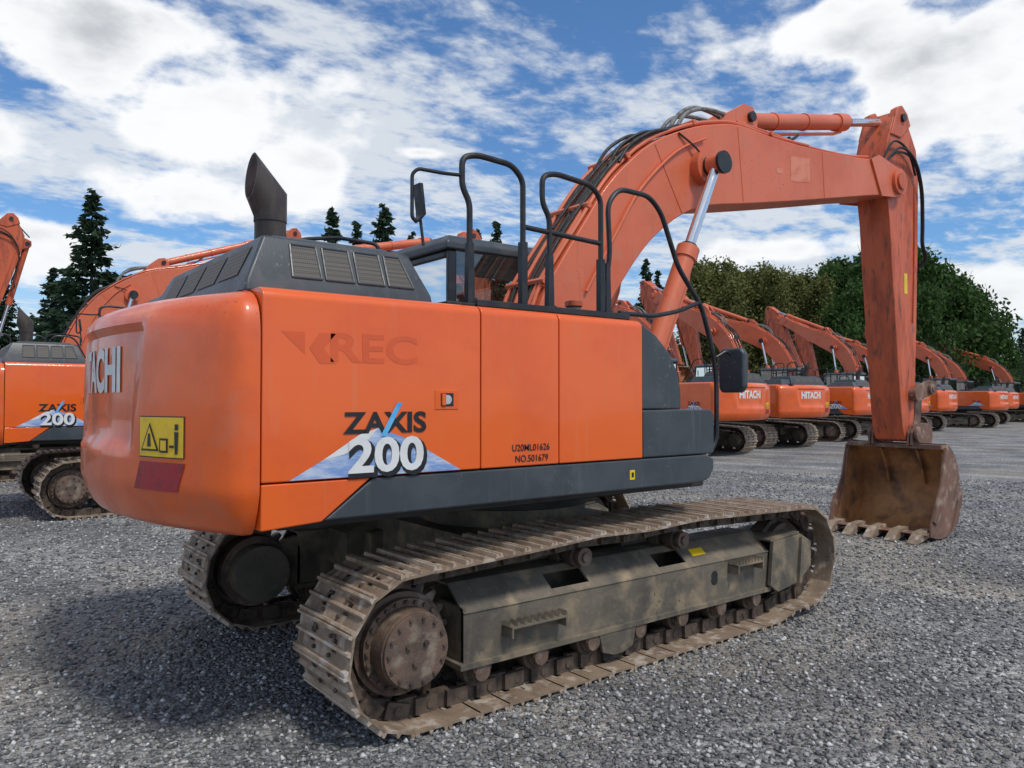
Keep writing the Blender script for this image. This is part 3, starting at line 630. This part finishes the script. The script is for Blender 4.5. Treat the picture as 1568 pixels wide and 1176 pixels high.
shoes=build_tracks(0)
parts_lower=[('track_chain',shoes,(0,-1.10,0)),('track_chain',shoes,(0,1.10,0)),('track_frame',build_trackframe(-1.10,-1),(0,0,0)),('track_frame',build_trackframe(1.10,1),(0,0,0)),('carbody',build_carbody(),(0,0,0))]
house,ghost=build_house(); cab=build_cab(); cw=build_counterweight()
fronts={'hero':build_front(0,0),'B':build_front(12,-30),'C':build_front(15,-30),'D':build_front(8,-38),'E':build_front(19,-48)}
def excavator(loc,rotz,pose,extra=()):
    e=bpy.data.objects.new('excavator',None); scene.collection.objects.link(e); e.location=loc; e.rotation_euler=(0,0,rad(rotz)); e.empty_display_size=.5
    def put(name,me,l=(0,0,0)):
        o=bpy.data.objects.new(name,me); scene.collection.objects.link(o); o.parent=e; o.location=l
    for nme,me,l in parts_lower: put(nme,me,l)
    for me in house+cab+[cw]+fronts[pose]+list(extra): put(me.name.split('.')[0],me)
    return e
excavator((0,0,0),0,'hero',[ghost])
excavator((-.25,8.8,0),0,'hero')
excavator((-1.2,15.2,0),0,'B')
excavator((-7.0,19.2,0),0,'C')
for (x,y,rz,p) in [(15.6,11.4,90,'B'),(20.4,12.2,85,'E'),(25.6,13.2,103,'C'),(32.6,14.2,87,'E'),(39.0,15.6,95,'B'),(46.5,15.8,90,'E'),(54.5,18.0,93,'C'),(61.5,17.5,88,'B')]:
    excavator((x,y,0),rz,p)

# ------------------------------------------------------------------ GROUND
m,nt,b=newmat('gravel'); L=nt.links.new
tc=N(nt,'ShaderNodeTexCoord')
v=N(nt,'ShaderNodeTexVoronoi'); v.inputs['Scale'].default_value=30; L(tc.outputs['Object'],v.inputs['Vector'])
v2=N(nt,'ShaderNodeTexVoronoi'); v2.inputs['Scale'].default_value=80; L(tc.outputs['Object'],v2.inputs['Vector'])
sep=N(nt,'ShaderNodeSeparateColor'); L(v.outputs['Color'],sep.inputs[0])
r1=ramp(nt,sep.outputs[0],[(0,(.06,.06,.063)),(.4,(.145,.145,.147)),(.8,(.26,.26,.26)),(1,(.54,.53,.52))])
sep2=N(nt,'ShaderNodeSeparateColor'); L(v2.outputs['Color'],sep2.inputs[0])
r2=ramp(nt,sep2.outputs[0],[(0,(.08,.08,.082)),(1,(.30,.30,.295))])
n1=N(nt,'ShaderNodeTexNoise'); n1.inputs['Scale'].default_value=.7; n1.inputs['Detail'].default_value=9; n1.inputs['Roughness'].default_value=.62; L(tc.outputs['Object'],n1.inputs['Vector'])
f1=ramp(nt,n1.outputs[0],[(.36,0.),(.64,1.)])
c=mix(nt,.4,r1.outputs[0],r2.outputs[0])
n3=N(nt,'ShaderNodeTexNoise'); n3.inputs['Scale'].default_value=.33; n3.inputs['Detail'].default_value=7; L(tc.outputs['Object'],n3.inputs['Vector'])
f3=ramp(nt,n3.outputs[0],[(.48,0.),(.64,1.)])
c=mix(nt,f3.outputs[0],c,mix(nt,.6,c,(.23,.20,.155)))
c=mix(nt,f1.outputs[0],mix(nt,1.0,c,(.74,.74,.76),'MULTIPLY'),mix(nt,1.0,c,(1.5,1.49,1.46),'MULTIPLY'))
# faint wheel / track lanes worn into the gravel
mpw=N(nt,'ShaderNodeMapping'); mpw.inputs['Rotation'].default_value=(0,0,rad(-18)); L(tc.outputs['Object'],mpw.inputs[0])
wv=N(nt,'ShaderNodeTexWave'); wv.inputs['Scale'].default_value=.16; wv.inputs['Distortion'].default_value=3.0; wv.inputs['Detail'].default_value=3; L(mpw.outputs[0],wv.inputs['Vector'])
fw_=ramp(nt,wv.outputs['Fac'],[(.70,0.),(.95,.55)])
c=mix(nt,fw_.outputs[0],c,mix(nt,1.0,c,(1.45,1.42,1.36),'MULTIPLY'))
L(c,b.inputs['Base Color']); b.inputs['Roughness'].default_value=.85
bp=N(nt,'ShaderNodeBump'); bp.inputs['Strength'].default_value=1.0; bp.inputs['Distance'].default_value=.03; bp.invert=True
L(v.outputs['Distance'],bp.inputs['Height'])
bp2=N(nt,'ShaderNodeBump'); bp2.inputs['Strength'].default_value=.7; bp2.inputs['Distance'].default_value=.01; bp2.invert=True
L(v2.outputs['Distance'],bp2.inputs['Height']); L(bp.outputs[0],bp2.inputs['Normal']); L(bp2.outputs[0],b.inputs['Normal'])
me=bpy.data.meshes.new('gravel_ground'); S=1500
me.from_pydata([(-S,-S,0),(S,-S,0),(S,S,0),(-S,S,0)],[],[(0,1,2,3)]); me.materials.append(m)
o=bpy.data.objects.new('gravel_ground',me); scene.collection.objects.link(o)
m2,nt,b=newmat('loose_stone'); L=nt.links.new
ge=N(nt,'ShaderNodeNewGeometry'); r=ramp(nt,ge.outputs['Random Per Island'],[(0,(.07,.07,.075)),(.5,(.18,.18,.18)),(.85,(.34,.335,.33)),(1,(.62,.61,.59))])
L(r.outputs[0],b.inputs['Base Color']); b.inputs['Roughness'].default_value=.8
K=130000; cam=np.array([-3.539,-4.663])
rr_=1.5+ (rng.random(K)**1.5)*17; th=rng.uniform(rad(52-46),rad(52+46),K)
px=cam[0]+rr_*np.cos(th); py=cam[1]+rr_*np.sin(th)
sz=(.005+.013*rng.random(K)**1.8)*(1+.035*rr_)
base=np.array([(1,0,0),(0,1,0),(-1,0,0),(0,-1,0),(0,0,1),(0,0,-1)],float)
V=base[None]*rng.uniform(.6,1.3,(K,6,1)); V+=rng.uniform(-.25,.25,(K,6,3)); V[:,:,2]*=.7
a=rng.uniform(0,6.28,K); ca,sa=np.cos(a)[:,None],np.sin(a)[:,None]
X=V[:,:,0]*ca-V[:,:,1]*sa; Y_=V[:,:,0]*sa+V[:,:,1]*ca
V=np.stack([X*sz[:,None]+px[:,None],Y_*sz[:,None]+py[:,None],V[:,:,2]*sz[:,None]+sz[:,None]*.25],-1).reshape(-1,3)
F=np.array([(0,1,4),(1,2,4),(2,3,4),(3,0,4),(1,0,5),(2,1,5),(3,2,5),(0,3,5)]); F=(F[None]+(np.arange(K)*6)[:,None,None]).reshape(-1,3)
def fastmesh(name,V,F,mats):
    me=bpy.data.meshes.new(name); me.vertices.add(len(V)); me.vertices.foreach_set('co',V.astype(np.float32).ravel())
    k=F.shape[1]; me.loops.add(F.size); me.loops.foreach_set('vertex_index',F.astype(np.int32).ravel())
    me.polygons.add(len(F)); me.polygons.foreach_set('loop_start',np.arange(0,F.size,k,dtype=np.int32))
    for q in mats: me.materials.append(q)
    me.update(calc_edges=True); me.validate(); return me
me=fastmesh('loose_gravel',V,F,[m2]); o=bpy.data.objects.new('loose_gravel',me); scene.collection.objects.link(o)

# ------------------------------------------------------------------ TREES
def leafmat(name,ca,cb,cc):
    m,nt,b=newmat(name); L=nt.links.new
    ge=N(nt,'ShaderNodeNewGeometry'); tc=N(nt,'ShaderNodeTexCoord'); n=N(nt,'ShaderNodeTexNoise'); n.inputs['Scale'].default_value=.6; n.inputs['Detail'].default_value=3
    L(tc.outputs['Object'],n.inputs['Vector']); r0=ramp(nt,n.outputs[0],[(.35,ca),(.65,cb)])
    r=ramp(nt,ge.outputs['Random Per Island'],[(0,0.),(1,.6)]); c=mix(nt,r.outputs[0],r0.outputs[0],cc)
    L(c,b.inputs['Base Color']); b.inputs['Roughness'].default_value=.75; b.inputs['Specular IOR Level'].default_value=.2
    out=nt.nodes['Material Output']; t=N(nt,'ShaderNodeBsdfTranslucent'); L(c,t.inputs[0]); mx=N(nt,'ShaderNodeMixShader'); mx.inputs[0].default_value=.3
    L(b.outputs[0],mx.inputs[1]); L(t.outputs[0],mx.inputs[2]); L(mx.outputs[0],out.inputs[0]); return m
firm=leafmat('fir_needles',(.018,.04,.024),(.036,.068,.038),(.055,.09,.045))
popm=leafmat('spring_poplar_leaves',(.10,.12,.03),(.16,.17,.048),(.22,.21,.075))
mapm=leafmat('maple_leaves',(.03,.07,.016),(.05,.115,.026),(.085,.14,.04))
bark=surf('bark',(.10,.085,.07),(.06,.05,.042),scale=4,rough=.9,rough2=.95)
M['bark']=bark
def cards(C,size,seed=0,asp=1.6,dirs=None):
    g=np.random.default_rng(seed); n=len(C)
    u=g.normal(size=(n,3)) if dirs is None else dirs+g.normal(size=(n,3))*.25
    u/=np.linalg.norm(u,axis=1)[:,None]
    w=g.normal(size=(n,3)); w-=u*(w*u).sum(1)[:,None]; w/=np.linalg.norm(w,axis=1)[:,None]
    s=size*g.uniform(.6,1.4,n)[:,None]
    P=np.stack([C-u*s*asp,C+w*s*.6,C+u*s*asp,C-w*s*.6],1).reshape(-1,3)
    F=np.arange(4*n).reshape(-1,4); return P,F
def finish_tree(name,trunk,P,F,lm):
    me=fastmesh(name,P,F,[lm])
    bm=bmesh.new(); bm.from_mesh(me)
    tm=trunk.mesh('tmp'); bm2=bmesh.new(); bm2.from_mesh(tm)
    for f in bm2.faces: f.material_index=1
    t2=bpy.data.meshes.new('t2'); bm2.to_mesh(t2); bm2.free(); bm.from_mesh(t2)
    bm.to_mesh(me); bm.free(); me.materials.append(bark); return me
def fir(seed,H=18,R=5.2):
    g=np.random.default_rng(seed); t=MB(); t.cyl((0,0,0),(0,0,H*.98),.26,'bark',8,r1=.02)
    Cs=[];Ds=[]
    z=H*.06
    while z<H*.985:
        f=z/H; rr=R*(1-f)**.85*(.90+.2*math.sin(f*31+seed)); nb=max(4,int(9*(1-f)+4))
        for k in range(nb):
            a=g.uniform(0,6.28); ln=rr*g.uniform(.5,1.12)+.12
            droop=g.uniform(.10,.35)
            d=np.array([math.cos(a),math.sin(a),0]); m_=int(6+ln*11)
            s=g.uniform(.10,1,m_)**.7
            pos=d[None]*(ln*s)[:,None]; pos[:,2]=z-droop*ln*s+.2*ln*s**3*1.2
            pos+=g.normal(size=(m_,3))*np.array([.15,.15,.10])*(.5+ln*.22)
            Cs.append(pos); dd=np.tile(d,(m_,1)); dd[:,2]=-.25; dd+=g.normal(size=(m_,3))*.35; Ds.append(dd)
            if k%3==0: t.cyl((0,0,z),tuple(d*ln*.8+np.array([0,0,z-droop*ln*.8])),.035,'bark',4,r1=.01)
        z+=g.uniform(.24,.40)*(H/18)
    C=np.concatenate(Cs); D=np.concatenate(Ds)
    P,F=cards(C,.20*(H/18)**.5,seed=seed,asp=1.5,dirs=D)
    return finish_tree('fir_tree',t,P,F,firm)
def broad(seed,H,R,lm,name,lumps=42,leaf=.19,per=240,tall=1.0,base=.2):
    g=np.random.default_rng(seed); t=MB(); t.cyl((0,0,0),(0,0,H*.6),.35,'bark',8,r1=.12)
    Cs=[]
    for i in range(lumps):
        f=g.uniform(0,1); zz=H*(base+(1-base)*f*.93); rad_=R*math.sqrt(max(.05,1-(2*f-.75)**2 if f>.375 else 1-(.75-2*f)**2*.6))
        a=g.uniform(0,6.28); q=rad_*g.uniform(.25,.85); c=np.array([math.cos(a)*q,math.sin(a)*q,zz])
        lr=R*g.uniform(.17,.36)
        p=g.normal(size=(per,3)); p/=np.linalg.norm(p,axis=1)[:,None]; p*=(lr*g.uniform(.45,1.12,per))[:,None]; p[:,2]*=tall
        Cs.append(c+p); t.tube([(0,0,max(.5,zz*.45)),tuple(c*np.array([.5,.5,.8])),tuple(c)],.06,'bark',5,2)
        for k in range(3):
            e=c+g.normal(size=3)*lr*.7; t.cyl(tuple(c),tuple(e),.025,'bark',4,r1=.008)
    C=np.concatenate(Cs); C=C[C[:,2]>.4]
    P,F=cards(C,leaf,seed=seed,asp=1.1); return finish_tree(name,t,P,F,lm)
def poplar(seed,H):
    g=np.random.default_rng(seed); t=MB(); t.cyl((0,0,0),(0,0,H*.93),.20,'bark',7,r1=.03); Cs=[]
    for i in range(64):
        f=g.uniform(.08,.97); a=g.uniform(0,6.28); ln=(H*.15)*(1-f)**.5*g.uniform(.5,1.3)
        s=np.array([0,0,H*f*.92]); e=s+np.array([math.cos(a)*ln,math.sin(a)*ln,ln*1.6]); t.cyl(tuple(s),tuple(e),.045,'bark',4,r1=.012)
        m_=85; q=g.uniform(.2,1.1,m_)[:,None]; Cs.append(s+(e-s)*q+g.normal(size=(m_,3))*.28)
    C=np.concatenate(Cs); P,F=cards(C,.125,seed=seed,asp=1.2); return finish_tree('poplar_tree',t,P,F,popm)
CAMP=Vector((-3.539,-4.663,0)); RT=Vector((.79,-.614,0)); FW=Vector((.614,.79,0))
def at_cam(k,d): return CAMP+RT*(k*d)+FW*d
firs=[fir(1),fir(2),fir(5,18,4.6)]
def place(me,name,r,d,sc,sz=None):
    p=at_cam(r,d); o=bpy.data.objects.new(name,me); scene.collection.objects.link(o); o.location=p; o.rotation_euler=(0,0,random.uniform(0,6.28))
    o.scale=(sc,sc,sz or sc)
for k,v_,d,w in [(-.548,286,60,1.05),(-.598,405,66,1.0),(-.49,425,75,1.0),(-.235,313,80,.85),(-.203,335,84,.8),(-.168,306,78,.9),(-.13,350,84,.8),(-.02,335,80,.75),(-.045,348,88,.75),(.175,392,74,.75),(.19,410,80,.8),(-.66,430,66,1),(.665,500,110,1),(-.085,356,90,.8),(-.33,400,80,1),(.06,352,88,.8),(-.57,440,80,1.1)]:
    H=1.65+(612-v_)/1178*d
    place(random.choice(firs),'fir_tree',k,d,H/18*w,sz=H/18)
pops=[poplar(11,14),poplar(12,14),poplar(13,14)]
for i in range(19):
    k=.232+i*.0112+random.uniform(-.004,.004); d=random.uniform(64,74); H=(1.65+(612-random.uniform(374,412))/1178*d)
    place(pops[i%3],'poplar_tree',k,d,H/14*random.uniform(.95,1.25),sz=H/14)
maps=[broad(21,12,5.2,mapm,'maple_tree'),broad(22,12,5.4,mapm,'maple_tree')]
for i,(k,v_,d,w) in enumerate([(.425,402,70,.85),(.47,386,68,.95),(.52,382,66,1.0),(.565,408,66,.95),(.60,442,66,.8),(.45,430,62,.7),(.54,440,60,.7),(.625,486,68,.55)]):
    H=1.65+(612-v_)/1178*d; place(maps[i%2],'maple_tree',k,d,H/12*w,sz=H/12)
g=np.random.default_rng(99); Cs=[]
for i in range(420):
    th=rad(52+g.uniform(-60,60)); d=g.uniform(105,135); h=g.uniform(4,8.5) ; c=np.array([CAMP.x+d*math.cos(th),CAMP.y+d*math.sin(th),0])
    p=g.uniform(0,1,(170,3)); q=np.stack([(p[:,0]-.5)*7*(1-.6*p[:,2]),(p[:,1]-.5)*7*(1-.6*p[:,2]),p[:,2]*h],1); Cs.append(c+q)
C=np.concatenate(Cs); P,F=cards(C,.45,seed=3,asp=1.1); me=fastmesh('distant_treeline',P,F,[leafmat('distant_foliage',(.03,.055,.028),(.05,.075,.034),(.075,.095,.045))])
o=bpy.data.objects.new('distant_treeline',me); scene.collection.objects.link(o)

# ------------------------------------------------------------------ SKY / LIGHT
w=bpy.data.worlds.new('World'); scene.world=w; w.use_nodes=True; nt=w.node_tree; L=nt.links.new
bg=nt.nodes['Background']; bg.inputs[1].default_value=.15
SUNV=Vector((.10,-.92,0)).normalized(); EL=rad(58)
tosun=Vector((SUNV.x*math.cos(EL),SUNV.y*math.cos(EL),math.sin(EL)))
sky=N(nt,'ShaderNodeTexSky',sky_type='NISHITA'); sky.sun_disc=False; sky.sun_elevation=EL; sky.sun_rotation=math.atan2(SUNV.x,SUNV.y); sky.dust_density=.5; sky.ozone_density=2.0; sky.air_density=1.0
tc=N(nt,'ShaderNodeTexCoord'); sx=N(nt,'ShaderNodeSeparateXYZ'); L(tc.outputs['Generated'],sx.inputs[0])
def math_(op,a,b=None,c=None,clamp=False):
    n=N(nt,'ShaderNodeMath',operation=op); n.use_clamp=clamp
    for i,q in enumerate((a,b,c)):
        if q is None: continue
        if isinstance(q,(int,float)): n.inputs[i].default_value=q
        else: L(q,n.inputs[i])
    return n.outputs[0]
az=math_('MULTIPLY',math_('ARCTAN2',sx.outputs[1],sx.outputs[0]),57.2958); az=math_('SUBTRACT',52.1,az)
el=math_('MULTIPLY',math_('ARCSINE',sx.outputs[2]),57.2958)
ae=N(nt,'ShaderNodeCombineXYZ'); L(az,ae.inputs[0]); L(el,ae.inputs[1])
blobs=[(-21,20,9,4.8),(-29,22.5,9,4.4),(-15.5,16.5,4.6,3.6),(-23,13.8,6,2.0),(-34,16,4,2.2),(-7,17.8,2.2,.5),(31,19.5,9,5.2),(24,23.5,9,2.3),(33,7,6,3.2),(19.5,10.5,5,1.3),(-32,9.5,4,2),(10,33,14,4),(-60,25,14,7),(60,25,14,8)]
field=None
for a_,e_,ra,re in blobs:
    s1=N(nt,'ShaderNodeVectorMath',operation='SUBTRACT'); L(ae.outputs[0],s1.inputs[0]); s1.inputs[1].default_value=(a_,e_,0)
    s2=N(nt,'ShaderNodeVectorMath',operation='MULTIPLY'); L(s1.outputs[0],s2.inputs[0]); s2.inputs[1].default_value=(1/ra,1/re,0)
    s3=N(nt,'ShaderNodeVectorMath',operation='LENGTH'); L(s2.outputs[0],s3.inputs[0])
    q=math_('SUBTRACT',1.0,s3.outputs['Value']); field=q if field is None else math_('MAXIMUM',field,q)
field=math_('MAXIMUM',field,-1.1)
nz=N(nt,'ShaderNodeTexNoise'); nz.inputs['Scale'].default_value=8.5; nz.inputs['Detail'].default_value=9; nz.inputs['Roughness'].default_value=.56
mpv=N(nt,'ShaderNodeMapping'); mpv.inputs['Scale'].default_value=(1,1,1.8); L(tc.outputs['Generated'],mpv.inputs[0]); L(mpv.outputs[0],nz.inputs['Vector'])
fld=math_('ADD',field,math_('MULTIPLY',math_('SUBTRACT',nz.outputs[0],.5),2.8))
def mr(x,a,b,c=0,d=1,sm=True):
    n=N(nt,'ShaderNodeMapRange'); n.interpolation_type='SMOOTHSTEP' if sm else 'LINEAR'
    L(x,n.inputs[0]); n.inputs[1].default_value=a;n.inputs[2].default_value=b;n.inputs[3].default_value=c;n.inputs[4].default_value=d; return n.outputs[0]
cum=mr(fld,-.05,.45)
thick=mr(fld,.25,1.3)
ns=N(nt,'ShaderNodeTexNoise'); ns.inputs['Scale'].default_value=6.0; ns.inputs['Detail'].default_value=6; ns.inputs['Roughness'].default_value=.5
mps=N(nt,'ShaderNodeMapping'); mps.inputs['Location'].default_value=(3.1,1.7,.6); mps.inputs['Scale'].default_value=(1,1,2.4); L(tc.outputs['Generated'],mps.inputs[0]); L(mps.outputs[0],ns.inputs['Vector'])
shade=mr(ns.outputs[0],.40,.66)
zz=math_('ADD',math_('MAXIMUM',sx.outputs[2],0),.10); pxn=math_('DIVIDE',sx.outputs[0],zz); pyn=math_('DIVIDE',sx.outputs[1],zz)
pl=N(nt,'ShaderNodeCombineXYZ'); L(pxn,pl.inputs[0]); L(pyn,pl.inputs[1])
mp1=N(nt,'ShaderNodeMapping'); mp1.inputs['Rotation'].default_value=(0,0,rad(70)); mp1.inputs['Scale'].default_value=(1.0,1.45,1); L(pl.outputs[0],mp1.inputs[0])
def nz2(scale,det,rough=.6,dist=0):
    n=N(nt,'ShaderNodeTexNoise'); n.inputs['Scale'].default_value=scale; n.inputs['Detail'].default_value=det; n.inputs['Roughness'].default_value=rough; n.inputs['Distortion'].default_value=dist; L(mp1.outputs[0],n.inputs['Vector']); return n.outputs[0]
a1=nz2(.9,3); a2=nz2(4.5,5,.6,.3); a4=nz2(13,4,.6,.2)
am=math_('ADD',math_('ADD',math_('MULTIPLY',a1,1.4),math_('MULTIPLY',a2,.8)),math_('MULTIPLY',a4,.5))
alto=math_('MULTIPLY',mr(am,1.18,1.52),.9)
haze=mr(el,0,10,.6,0,False)
skyc=mix(nt,1.0,sky.outputs[0],(.50,.72,.92),'MULTIPLY')
c=mix(nt,alto,skyc,(4.9,5.2,5.55))
cc=mix(nt,math_('MULTIPLY',math_('MULTIPLY',thick,shade),.9),(6.5,6.6,6.7),(3.3,3.5,3.8))
c=mix(nt,cum,c,cc)
c=mix(nt,haze,c,(5.0,5.5,6.0))
L(c,bg.inputs[0])
sun=bpy.data.lights.new('sun','SUN'); sun.energy=2.3; sun.angle=rad(9.0); sun.color=(1,.95,.87)
so=bpy.data.objects.new('sun',sun); scene.collection.objects.link(so); so.rotation_euler=tosun.to_track_quat('Z','Y').to_euler(); so.location=(0,-20,30)

# ------------------------------------------------------------------ CAMERA
cd=bpy.data.cameras.new('camera'); cd.sensor_width=36; cd.lens=27.05; cd.clip_end=4000; cd.clip_start=.05
co=bpy.data.objects.new('camera',cd); scene.collection.objects.link(co); co.location=(-3.539,-4.663,1.65)
fw=Vector((.614,.79,math.tan(rad(1.17)))); co.rotation_euler=fw.to_track_quat('-Z','Y').to_euler()
scene.camera=co
scene.view_settings.view_transform='Standard'; scene.view_settings.look='None'; scene.view_settings.exposure=0
